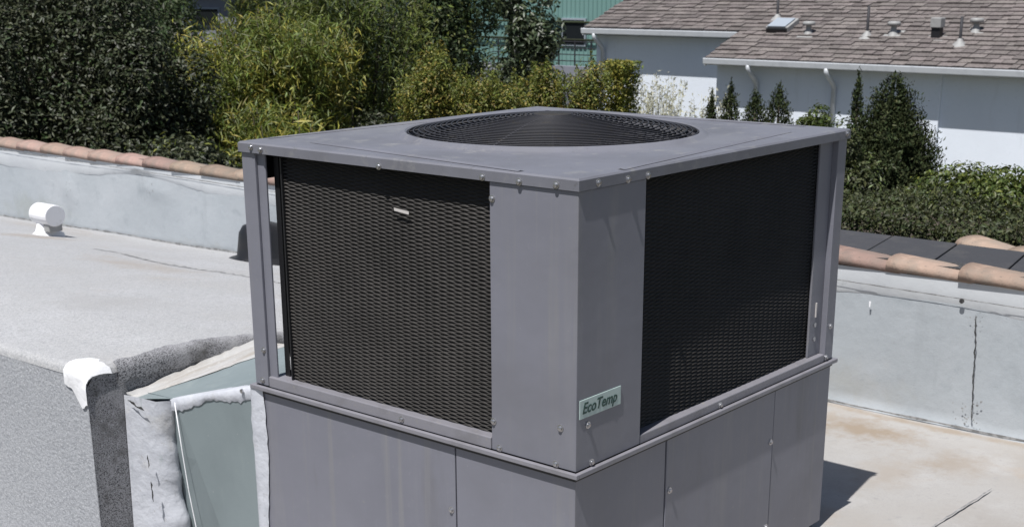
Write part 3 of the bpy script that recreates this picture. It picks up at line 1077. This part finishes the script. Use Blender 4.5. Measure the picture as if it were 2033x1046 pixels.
mushroom(18.02, 8.96, 'grey capped vent on the shingle roof right beside the skylight')
mushroom(18.08, 7.50, 'grey capped vent on the shingle roof between a thin pipe and the box vent')
mushroom(18.26, 6.24, 'grey capped vent on the shingle roof standing farthest from the skylight')
stack(18.0, 7.91, .46, 'thin tall vent pipe on the shingle roof between two capped vents')
stack(17.80, 6.29, .40, 'thin vent pipe on the shingle roof standing lowest on the slope')
stack(18.6, 9.88, .34, 'thin vent pipe on the shingle roof upslope of the skylight')
b = roofpt(18.0, 6.75)
t = thing('box_vent', 'dark box vent with a pale hood on the shingle roof', 'vent', b)
MB().box(b.x - .06, b.x + .06, b.y - .07, b.y + .07, b.z - .04, b.z + .15).build('throat', 'black', t)
MB().box(b.x - .09, b.x + .09, b.y - .085, b.y + .085, b.z + .15, b.z + .30).build('hood', 'roof_metal', t, bevel=.012)
MB().add([(b.x - .16, b.y - .15, b.z - .052), (b.x + .1, b.y - .15, b.z + .043), (b.x + .1, b.y + .15, b.z + .043), (b.x - .16, b.y + .15, b.z - .052)], [(0, 1, 2, 3)]).build('flashing', 'roof_metal', t)
b = roofpt(18.22, 9.55)
t = thing('roof_skylight', 'low skylight with dark glass and pale curb on the shingle roof', 'skylight', b)
cu = MB().box(-.2, .2, -.21, .21, -.05, .1)
cu.v = [(b.x + x * ca - z * sa, b.y + y, b.z + x * sa + z * ca) for x, y, z in cu.v]
cu.build('curb', 'roof_metal', t, bevel=.01)
cu = MB().box(-.21, .15, -.17, .17, .1005, .125)
cu.v = [(b.x + x * ca - z * sa, b.y + y, b.z + x * sa + z * ca) for x, y, z in cu.v]
cu.build('pane', 'fascia', t, bevel=.006)
cu = MB().box(-.225, -.2005, -.19, .19, -.01, .075)
cu.v = [(b.x + x * ca - z * sa, b.y + y, b.z + x * sa + z * ca) for x, y, z in cu.v]
cu.build('vent_slot', 'black', t)

# ================================================================ GREEN METAL BUILDING and GREY BUILDING
gb = thing('metal_building', 'green corrugated metal building with a dark window behind the trees', 'building', (31, 24, GZ))
rows = []
y = 19.0
GX = 30.0
prof = []
while y < 34:
    for dy, dx in ((0, 0), (.10, 0), (.118, -.035), (.142, -.035)):
        prof.append((GX + dx, y + dy))
    y += .16
rows = [[(x, yy, z) for x, yy in prof] for z in (GZ, 5.0)]
MB().grid(rows).build('siding', 'green_siding', gb)
MB().box(GX + .05, GX + 8, 19, 34, GZ, 4.98).build('core', 'grey_wall', gb)
wy0, wy1, wz0, wz1 = 22.53, 23.42, -.05, .74
wn = MB().box(GX - .07, GX + .02, wy0, wy1, wz0, wz1).build('window', 'fascia', gb)
o = MB().box(GX - .085, GX - .06, wy0 + .05, wy1 - .05, wz0 + .05, wz1 - .05).build('pane', 'glass_dark', wn)
o.matrix_parent_inverse = Matrix.Identity(4)
wn.matrix_parent_inverse = Matrix.Translation(-gb.location)
for z in (.63, .13):
    MB().tube([(GX - .10, 19, z), (GX - .10, 34, z)], .035, 6).build('pipe_run', 'leaf_dark', gb)

gy = thing('grey_building', 'plain grey building with dark windows glimpsed between the trees', 'building', (22.3, 30, GZ))
MB().box(22, 28, 27, 31.1, GZ, 4).build('wall', 'grey_wall', gy)
MB().box(21.7, 28.2, 26.8, 31.3, 1.52, 1.64).build('canopy', 'grey_wall', gy)
for (a, b_) in ((29.35, 30.62), (27.4, 28.6)):
    wn = MB().box(21.96, 22.05, a, b_, .60, 1.12).build('window', 'fascia', gy)
    wn.matrix_parent_inverse = Matrix.Translation(-gy.location)
    o = MB().box(21.94, 21.97, a + .04, b_ - .04, .64, 1.08).build('pane', 'glass_dark', wn)
    o.matrix_parent_inverse = Matrix.Identity(4)
# pale yard wall between the trees and the green building
yw = MB().box(20.5, 20.65, 14.2, 19.5, GZ, .10).build('yard_wall', 'grey_wall')
tag(yw, 'low grey yard wall in front of the green metal building', 'wall')
fr_ = thing('wire_fence', 'dark wire fence between the green building and the white house', 'fence', (22, 17, GZ))
for k in range(9):
    MB().tube([(22, 15.5 + .45 * k, GZ), (22, 15.5 + .45 * k, .55)], .018, 6).build('post', 'fan_wire', fr_)
for z in (.52, .38, .24, .1):
    MB().tube([(22, 15.4, z), (22, 19.3, z)], .012, 5).build('rail', 'fan_wire', fr_)

# ================================================================ PLANTS


def leaf_mesh(name, P, N, Tn, ln, wd, material, parent):
    """one rhombic folded leaf per point P with normal N and direction Tn"""
    n = len(P)
    N = N / np.linalg.norm(N, axis=1, keepdims=True)
    Tn = Tn - N * np.sum(Tn * N, 1, keepdims=True)
    Tn /= np.linalg.norm(Tn, axis=1, keepdims=True) + 1e-9
    S = np.cross(N, Tn)
    L = (ln * RNG.uniform(.45, 1.45, n))[:, None]
    Wd = (wd * RNG.uniform(.7, 1.25, n))[:, None]
    V = np.empty((n, 4, 3), np.float32)
    V[:, 0] = P - Tn * L * .5
    V[:, 1] = P + S * Wd * .5 + N * Wd * .18 - Tn * L * .05
    V[:, 2] = P + Tn * L * .5 - N * L * .10
    V[:, 3] = P - S * Wd * .5 + N * Wd * .18 - Tn * L * .05
    me_ = bpy.data.meshes.new(name)
    me_.vertices.add(4 * n)
    me_.vertices.foreach_set('co', V.reshape(-1))
    idx = np.arange(n, dtype=np.int32)[:, None] * 4
    tri = np.concatenate([idx + np.array([[0, 1, 2]]), idx + np.array([[0, 2, 3]])], 1).reshape(-1).astype(np.int32)
    me_.loops.add(6 * n)
    me_.loops.foreach_set('vertex_index', tri)
    me_.polygons.add(2 * n)
    me_.polygons.foreach_set('loop_start', np.arange(0, 6 * n, 3, dtype=np.int32))
    me_.polygons.foreach_set('loop_total', np.full(2 * n, 3, np.int32))
    me_.update(calc_edges=True)
    me_.materials.append(MATS[material])
    o_ = link(name, me_, parent)
    if parent is not None:
        o_['kind'] = 'stuff'
    return o_


def unit_vec(n):
    v = RNG.normal(size=(n, 3))
    return v / np.linalg.norm(v, axis=1, keepdims=True)


def foliage(name, clumps, n, ln, wd, material, parent, upb=.5, droop=.2, shell=.55):
    """leaves spread through a set of ellipsoidal clumps (centre, radii)"""
    cl = np.array([list(c) + list(r_) for c, r_ in clumps])
    wgt = (cl[:, 3] * cl[:, 4] * cl[:, 5]) ** (2 / 3)
    ch = RNG.choice(len(cl), n, p=wgt / wgt.sum())
    d = unit_vec(n)
    rr = np.clip(shell + (1 - shell) * RNG.random(n) ** .6 + RNG.normal(0, .06, n), .1, 1.25)
    P = cl[ch, :3] + d * cl[ch, 3:] * rr[:, None]
    N = d * .8 + unit_vec(n) * .75 + np.array([0, 0, upb])
    Tn = unit_vec(n) * .9 + d * .5 + np.array([0, 0, -droop])
    return leaf_mesh(name, P, N, Tn, ln, wd, material, parent)


def sub_clumps(c, R, k, frac=(.28, .48), zb=-1.0):
    out = []
    c = np.array(c)
    R = np.array(R)
    while len(out) < k:
        d = unit_vec(1)[0]
        if d[2] < zb:
            continue
        q = c + d * R * RNG.uniform(.35, .88)
        f_ = RNG.uniform(*frac)
        out.append((q, R * f_ * RNG.uniform(.8, 1.2, 3)))
    return out


def limbs(base, clumps, parent, r0=.07, top=None, n=9):
    mb_ = MB()
    b0 = Vector(base)
    top = Vector(top)
    pts = [b0.lerp(top, t) + Vector((random.gauss(0, .03), random.gauss(0, .03), 0)) * (t > 0) for t in np.linspace(0, 1, 6)]
    mb_.tube(pts, [r0 * (1 - .65 * t) for t in np.linspace(0, 1, 6)], 8)
    for c, r_ in clumps[:n]:
        s = pts[random.randint(2, 4)]
        e = Vector(c)
        md = s.lerp(e, .5) + Vector((0, 0, .06))
        mb_.tube([s, md, e], [r0 * .4, r0 * .27, r0 * .1], 6)
    return mb_.build('trunk', 'bark', parent, smooth=True)


def tree(name, label, cat, c, R, k, n, ln, wd, material, group=None, frac=(.28, .48), upb=.5, droop=.2, shell=.55, extra=None, r0=.07, core=True):
    t = thing(name, label, cat, (c[0], c[1], GZ), group)
    cl = sub_clumps(c, R, k, frac)
    if core:
        cl.append((np.array(c, float), np.array(R, float) * .72))
    foliage('crown', cl, n, ln, wd, material, t, upb, droop, shell)
    if extra:
        mat2, n2, sc = extra
        foliage('crown_tips', [(q, r_ * 1.08) for q, r_ in cl], n2, ln * sc, wd * sc, mat2, t, upb, droop, .85)
    limbs((c[0], c[1], GZ), cl, t, r0, (c[0], c[1], c[2] + R[2] * .2))
    return t


# dark evergreens behind the raised roof
tree('evergreen_tree', 'big dark glossy evergreen tree rising behind the tiled parapet', 'tree', (5.6, 12.0, .75), (1.35, 2.0, 1.9), 34, 52000, .062, .03, 'leaf_dark', 'trees behind the parapet', extra=('leaf_deep', 5000, 1.0))
tree('evergreen_tree', 'dark dense evergreen shrub tree between the biggest tree and the golden bamboo', 'tree', (6.1, 10.45, .25), (.9, .8, 1.15), 24, 26000, .06, .03, 'leaf_dark', 'trees behind the parapet', extra=('leaf_deep', 2500, 1.0))
tree('evergreen_shrub', 'low dark shrub with olive tips poking over the parapet beside the unit', 'shrub', (5.0, 8.2, .1), (.6, .9, .5), 16, 12000, .055, .028, 'leaf_dark', None, extra=('leaf_olive', 700, 1.0))
tree('evergreen_shrub', 'black green shrub added for the shade in the hollow under the tall bamboo', 'shrub', (9.0, 9.7, -.3), (.5, .75, .75), 16, 14000, .055, .028, 'leaf_dark', None)  # added shrub, its dark leaves stand for deep shade below the bamboo


def bamboo(name, label, c, R, culms, n, material, tips, group=None):
    """arching culms carrying sprays of long hanging leaves"""
    t = thing(name, label, 'bamboo', (c[0], c[1], GZ), group)
    cm = MB()
    P, Dn = [], []
    for i in range(culms):
        a = random.uniform(0, 2 * math.pi)
        s = math.sqrt(random.random())
        bx0, by0 = c[0] + .25 * math.cos(a) * s, c[1] + .25 * math.sin(a) * s
        tx, ty = c[0] + R[0] * s * math.cos(a), c[1] + R[1] * s * math.sin(a)
        tz = c[2] + R[2] * random.uniform(.35, 1.05) * (1.1 - .45 * s)
        pts = []
        for k in range(9):
            q = k / 8
            x = bx0 + (tx - bx0) * q ** 1.8
            y_ = by0 + (ty - by0) * q ** 1.8
            z = GZ + (tz - GZ) * (q * 1.12 - .12 * q ** 5) - .35 * s * max(0, q - .7)
            pts.append(Vector((x, y_, z)))
        cm.tube(pts, [.016 * (1 - .8 * k / 8) for k in range(9)], 5)
        m_ = n // culms
        for k in range(m_):
            q = .35 + .65 * random.random() ** .7
            f_ = q * 8
            i0 = min(7, int(f_))
            p = pts[i0].lerp(pts[i0 + 1], f_ - i0)
            sp = .16 * (1.2 - .5 * q)
            P.append((p.x + random.gauss(0, sp), p.y + random.gauss(0, sp), p.z + random.gauss(-.03, sp * .8)))
    cm.build('culms', 'bark', t, smooth=True)
    P = np.array(P)
    nn = len(P)
    N = unit_vec(nn) * .8 + np.array([-.2, -.1, .8])
    Tn = unit_vec(nn) * .8 + np.array([-.1, -.2, -.75])
    k = int(nn * .72)
    leaf_mesh('crown', P[:k], N[:k], Tn[:k], .13, .019, material, t)
    leaf_mesh('crown_tips', P[k:], N[k:], Tn[k:], .12, .019, tips, t)
    return t


bamboo('bamboo_clump', 'golden green bamboo clump with drooping leaves beside the dark evergreens', (8.2, 10.7, .6), (.9, .9, 1.2), 60, 24000, 'leaf_bamboo', 'leaf_gold', 'bamboo clumps')
bamboo('bamboo_clump', 'yellow green bamboo clump in front of the grey building', (7.8, 11.75, .35), (.7, .7, 1.0), 36, 13000, 'leaf_bamboo', 'leaf_gold', 'bamboo clumps')
bamboo('bamboo_clump', 'low golden bamboo spilling over just behind the dark evergreen shrub tree', (7.0, 9.55, .1), (.6, .6, .72), 26, 8000, 'leaf_bamboo', 'leaf_gold', 'bamboo clumps')
bamboo('bamboo_clump', 'tall green bamboo clump arching over a dark hollow', (10.0, 11.4, .95), (.95, 1.0, 1.35), 46, 17000, 'leaf_bamboo', 'leaf_deep', 'bamboo clumps')
bamboo('bamboo_clump', 'tall dark green bamboo clump rising behind the golden ones', (10.6, 13.2, .95), (1.0, 1.1, 1.5), 54, 20000, 'leaf_bamboo', 'leaf_deep', 'bamboo clumps')
bamboo('bamboo_clump', 'yellow tipped bamboo shoots low behind the unit lid', (5.2, 7.0, .32), (.32, .42, .55), 18, 3600, 'leaf_gold', 'leaf_bamboo', 'bamboo clumps')
tree('evergreen_tree', 'dark round tree standing between the bamboo and the open branched tree', 'tree', (12.6, 12.2, .9), (.9, .75, 1.4), 26, 22000, .075, .036, 'leaf_deep', 'trees behind the parapet', extra=('leaf_olive', 1800, 1.0))
tree('broadleaf_tree', 'open branched broadleaf tree with pale glinting leaves before the green building', 'tree', (15.0, 12.75, .70), (.85, .95, 1.2), 26, 5200, .105, .055, 'leaf_broad', None, frac=(.22, .36), core=False, shell=.25)
# orange tinted shrubs in a row behind the unit
NG = 'orange tinted shrubs behind the unit'
for (c, R, n, label) in (((9.0, 8.95, .42), (.45, .5, .70), 8500, 'orange tinted shrub growing at the foot of the dark round tree'),
                         ((9.1, 8.25, .36), (.4, .42, .60), 7500, 'yellow and orange shrub below the open branched tree'),
                         ((10.0, 8.2, .38), (.4, .42, .58), 7000, 'olive shrub with orange tips just right of the open branched tree'),
                         ((10.4, 7.75, .40), (.34, .3, .58), 6000, 'olive orange shrub beside the square clipped shrub')):
    t = tree('nandina_shrub', label, 'shrub', c, R, 24, int(n * 1.1), .046, .018, 'leaf_olive', NG, frac=(.2, .42), extra=('leaf_orange', n // 3, 1.0), r0=.03, shell=.3)
    # upright feathery shoots breaking the outline
    P, Tn = [], []
    for k in range(26):
        a = random.uniform(0, 2 * math.pi)
        q = math.sqrt(random.random())
        b0 = Vector((c[0] + R[0] * .9 * q * math.cos(a), c[1] + R[1] * 1.05 * q * math.sin(a), c[2] + R[2] * (.75 - .45 * q)))
        d0 = Vector((random.gauss(0, .22), random.gauss(0, .22), 1)).normalized()
        hh = random.uniform(.12, .34)
        for j in range(34):
            f_ = random.random()
            p = b0 + d0 * hh * f_ + Vector((random.gauss(0, .028), random.gauss(0, .028), random.gauss(0, .015))) * (1.25 - f_)
            P.append(tuple(p))
            Tn.append(tuple(d0 + Vector((random.gauss(0, .7), random.gauss(0, .7), random.gauss(0, .3)))))
    P = np.array(P)
    leaf_mesh('shoots', P, unit_vec(len(P)) + np.array([-.3, 0, .5]), np.array(Tn), .042, .016, 'leaf_olive', t)
# clipped block of the same shrub against the white wall
t = thing('clipped_shrub', 'upright clipped shrub with a straight side against the white wall', 'shrub', (11.0, 7.72, GZ))
n = 6500
P = np.column_stack([RNG.uniform(10.8, 11.2, n), RNG.uniform(7.53, 7.90, n), .93 - 1.6 * RNG.random(n) ** 1.2])
leaf_mesh('crown', P, unit_vec(n) + np.array([-.4, 0, .5]), unit_vec(n), .05, .024, 'leaf_olive', t)
P = np.column_stack([RNG.uniform(10.76, 11.0, n // 3), RNG.uniform(7.53, 7.90, n // 3), .95 - 1.2 * RNG.random(n // 3) ** 1.2])
leaf_mesh('crown_tips', P, unit_vec(n // 3) + np.array([-.4, 0, .5]), unit_vec(n // 3), .045, .02, 'leaf_gold', t)
limbs((11, 7.72, GZ), [((11, 7.6 + .05 * k, .2 + .1 * k), (0, 0, 0)) for k in range(5)], t, .03, (11, 7.72, .5))


def wispy(label, c, h, nst, sp, material, nleaf, name='wispy_plant', group='pale wispy plants'):
    t = thing(name, label, 'plant', (c[0], c[1], GZ), group)
    st = MB()
    P, Tn = [], []
    for i in range(nst):
        a = random.uniform(0, 2 * math.pi)
        r_ = sp * math.sqrt(random.random())
        tp = Vector((c[0] + r_ * math.cos(a), c[1] + r_ * math.sin(a), c[2] + h * random.uniform(.35, 1)))
        b0 = Vector((c[0] + .25 * r_ * math.cos(a), c[1] + .25 * r_ * math.sin(a), GZ))
        md = b0.lerp(tp, .6) + Vector((0, 0, .1))
        st.tube([b0, md, tp], [.008, .006, .002], 5)
        for k in range(nleaf):
            q = random.uniform(.1, 1)
            p = md.lerp(tp, q) + Vector((random.gauss(0, .03), random.gauss(0, .03), random.gauss(0, .03)))
            P.append(tuple(p))
            Tn.append((tp - md).normalized() + Vector((random.gauss(0, .6), random.gauss(0, .6), random.gauss(0, .4))))
    st.build('stems', material, t, smooth=True)
    P = np.array(P)
    leaf_mesh('leaves', P, unit_vec(len(P)) + np.array([-.3, 0, .4]), np.array(Tn), .065, .02, material, t)


wispy('thin pale straw coloured plant against the white wall beside the clipped shrub', (13, 8.55, .0), .68, 44, .42, 'leaf_pale', 44)
wispy('sparse pale twiggy plant against the white wall next to the little cypresses', (13, 7.7, .0), .48, 30, .3, 'leaf_pale', 36)


def conifer(name, label, c, r_, ztop, zbot, n, material, ln=.05, wd=.02, group=None, pw=.8, cat='conifer', tips=None):
    t = thing(name, label, cat, (c[0], c[1], GZ), group)
    h = RNG.random(n) ** .75                       # 0 top .. 1 bottom
    ang = RNG.uniform(0, 2 * math.pi, n)
    lump = 1 + .18 * np.sin(5 * ang + 9 * h) + .16 * np.sin(9 * ang - 27 * h) + .1 * np.sin(14 * ang + 55 * h) + RNG.normal(0, .12, n)
    spire = np.where(h < .12, .5 + .5 * RNG.random(n), 1)
    rad = r_ * np.minimum(1, (h * 1.25) ** pw) * lump * spire * (.55 + .45 * RNG.random(n) ** .5)
    P = np.column_stack([c[0] + rad * np.cos(ang), c[1] + rad * np.sin(ang), ztop + (zbot - ztop) * h + RNG.normal(0, .02, n) + .10 * (ztop - zbot) * np.maximum(0, np.sin(7 * ang + 3)) ** 3 * (h < .45)])
    d = np.column_stack([np.cos(ang), np.sin(ang), np.full(n, .3)])
    N = d * .6 + unit_vec(n) * .8
    Tn = d * .5 + unit_vec(n) * .6 + np.array([0, 0, .8])
    leaf_mesh('crown', P, N, Tn, ln, wd, material, t)
    if tips:
        k = n // 8
        leaf_mesh('crown_tips', P[:k] + d[:k] * .02, N[:k], Tn[:k], ln, wd, tips, t)
    MB().tube([(c[0], c[1], GZ), (c[0], c[1], ztop - .1)], [.05, .012], 8).build('trunk', 'bark', t, smooth=True)
    return t


CG = 'little cypresses before the white house'
conifer('cypress', 'smallest dark cypress standing nearest the pale twiggy plant', (12.0, 7.04), .13, .47, -.5, 2600, 'leaf_conifer', group=CG, ln=.045, wd=.016, pw=.6)
conifer('cypress', 'slim pointed dark cypress next to the smallest one', (12.0, 6.77), .19, .60, -.5, 3800, 'leaf_conifer', group=CG, ln=.045, wd=.016, pw=.6)
conifer('cypress', 'broad dark cypress with a rounded top between two pointed ones', (12.0, 6.42), .27, .51, -.5, 4800, 'leaf_conifer', group=CG, ln=.045, wd=.016, pw=.6)
conifer('cypress', 'dark forked cypress under the downspout of the white house', (12.0, 6.10), .27, .60, -.5, 5200, 'leaf_conifer', group=CG, ln=.045, wd=.016, pw=.6)
tree('garden_shrub', 'light green leafy shrub between the little cypresses and the big conifer', 'shrub', (10.0, 4.55, .3), (.28, .28, .42), 12, 4200, .05, .024, 'leaf_fresh', None, r0=.02)
tree('garden_shrub', 'dark green upright shrub close beside the big conifer', 'shrub', (9.2, 3.85, .2), (.3, .27, .62), 14, 5200, .05, .024, 'leaf_deep', None, extra=('leaf_fresh', 700, 1.0), r0=.02)
conifer('cypress', 'thin dark spire rising just beside the big conifer', (9.4, 3.82), .10, 1.0, -.2, 2200, 'leaf_conifer', group=CG, ln=.045, wd=.016, pw=.6)
conifer('conifer', 'tall dense dark conifer with a pointed crown above the hedge', (7.0, 2.36), .52, 1.02, -.9, 115000, 'leaf_conifer', ln=.032, wd=.013, pw=.5, tips='leaf_hedge')

# clipped hedge along the outside of the building
hedge = thing('clipped_hedge', 'long clipped brown green hedge running along outside the dark coping slabs', 'hedge', (5.0, 1, GZ))
n = 95000
yy = RNG.uniform(-2.5, 4.2, n)
top = .62 + .035 * np.sin(2.1 * yy) + .03 * np.sin(5.3 * yy + 1)
sel = RNG.random(n)
X = np.where(sel < .62, 4.12 + .10 * RNG.random(n) ** 2 + .05 * np.sin(3 * yy) * .6, RNG.uniform(4.1, 5.6, n))
Zz = np.where(sel < .62, top - (top + 1.1) * RNG.random(n) ** 1.4, top - .12 * RNG.random(n) ** 1.5) + RNG.normal(0, .014, n)
P = np.column_stack([X, yy, Zz])
N = unit_vec(n) * .8 + np.where(sel < .62, 1, 0)[:, None] * np.array([-.7, 0, .25]) + np.where(sel < .62, 0, 1)[:, None] * np.array([-.1, 0, .8])
leaf_mesh('crown', P, N, unit_vec(n), .030, .016, 'leaf_hedge', hedge)
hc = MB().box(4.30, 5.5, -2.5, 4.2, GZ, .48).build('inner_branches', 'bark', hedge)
tree('garden_shrub', 'fresh yellow green leafy shrub topping the clipped hedge right of the conifer', 'shrub', (5.6, 1.1, .48), (.42, .55, .30), 26, 17000, .036, .018, 'leaf_fresh', None, extra=('leaf_olive', 1800, 1.0), r0=.02)
tree('garden_shrub', 'bright green shrub tip at the end of the hedge before the white wall', 'shrub', (6.3, .72, .50), (.3, .36, .33), 16, 8000, .036, .018, 'leaf_fresh', None, r0=.02)
tree('garden_shrub', 'dark shrub filling the gap between the unit and the big conifer', 'shrub', (6.0, 2.15, .40), (.3, .3, .5), 18, 14000, .036, .017, 'leaf_hedge', None, extra=('leaf_fresh', 900, 1.0), r0=.02)
# distant woodland that reads as one mass behind the bamboo
cl = []
for i in range(70):
    cl.append((np.array([RNG.uniform(14, 20), RNG.uniform(15.5, 36), RNG.uniform(-1.6, 1.6)]), np.array([.9, .9, .9]) * RNG.uniform(.7, 1.3)))
cl = [c for c in cl if not (25.5 < (c[0][1] + 2.067) * 24.7 / (c[0][0] + 2.723) - 2.067 < 31.5)]
for i in range(14):
    cl.append((np.array([RNG.uniform(16, 19), RNG.uniform(25.5, 31), RNG.uniform(-.5, 1.8)]), np.array([.9, .9, .9]) * RNG.uniform(.6, 1.0)))
o = foliage('far_woodland', cl, 60000, .13, .06, 'leaf_deep', None, .5, .2, .5)
o['label'] = 'dark mass of distant trees behind the bamboo'
o['category'] = 'woodland'
stuff(o)
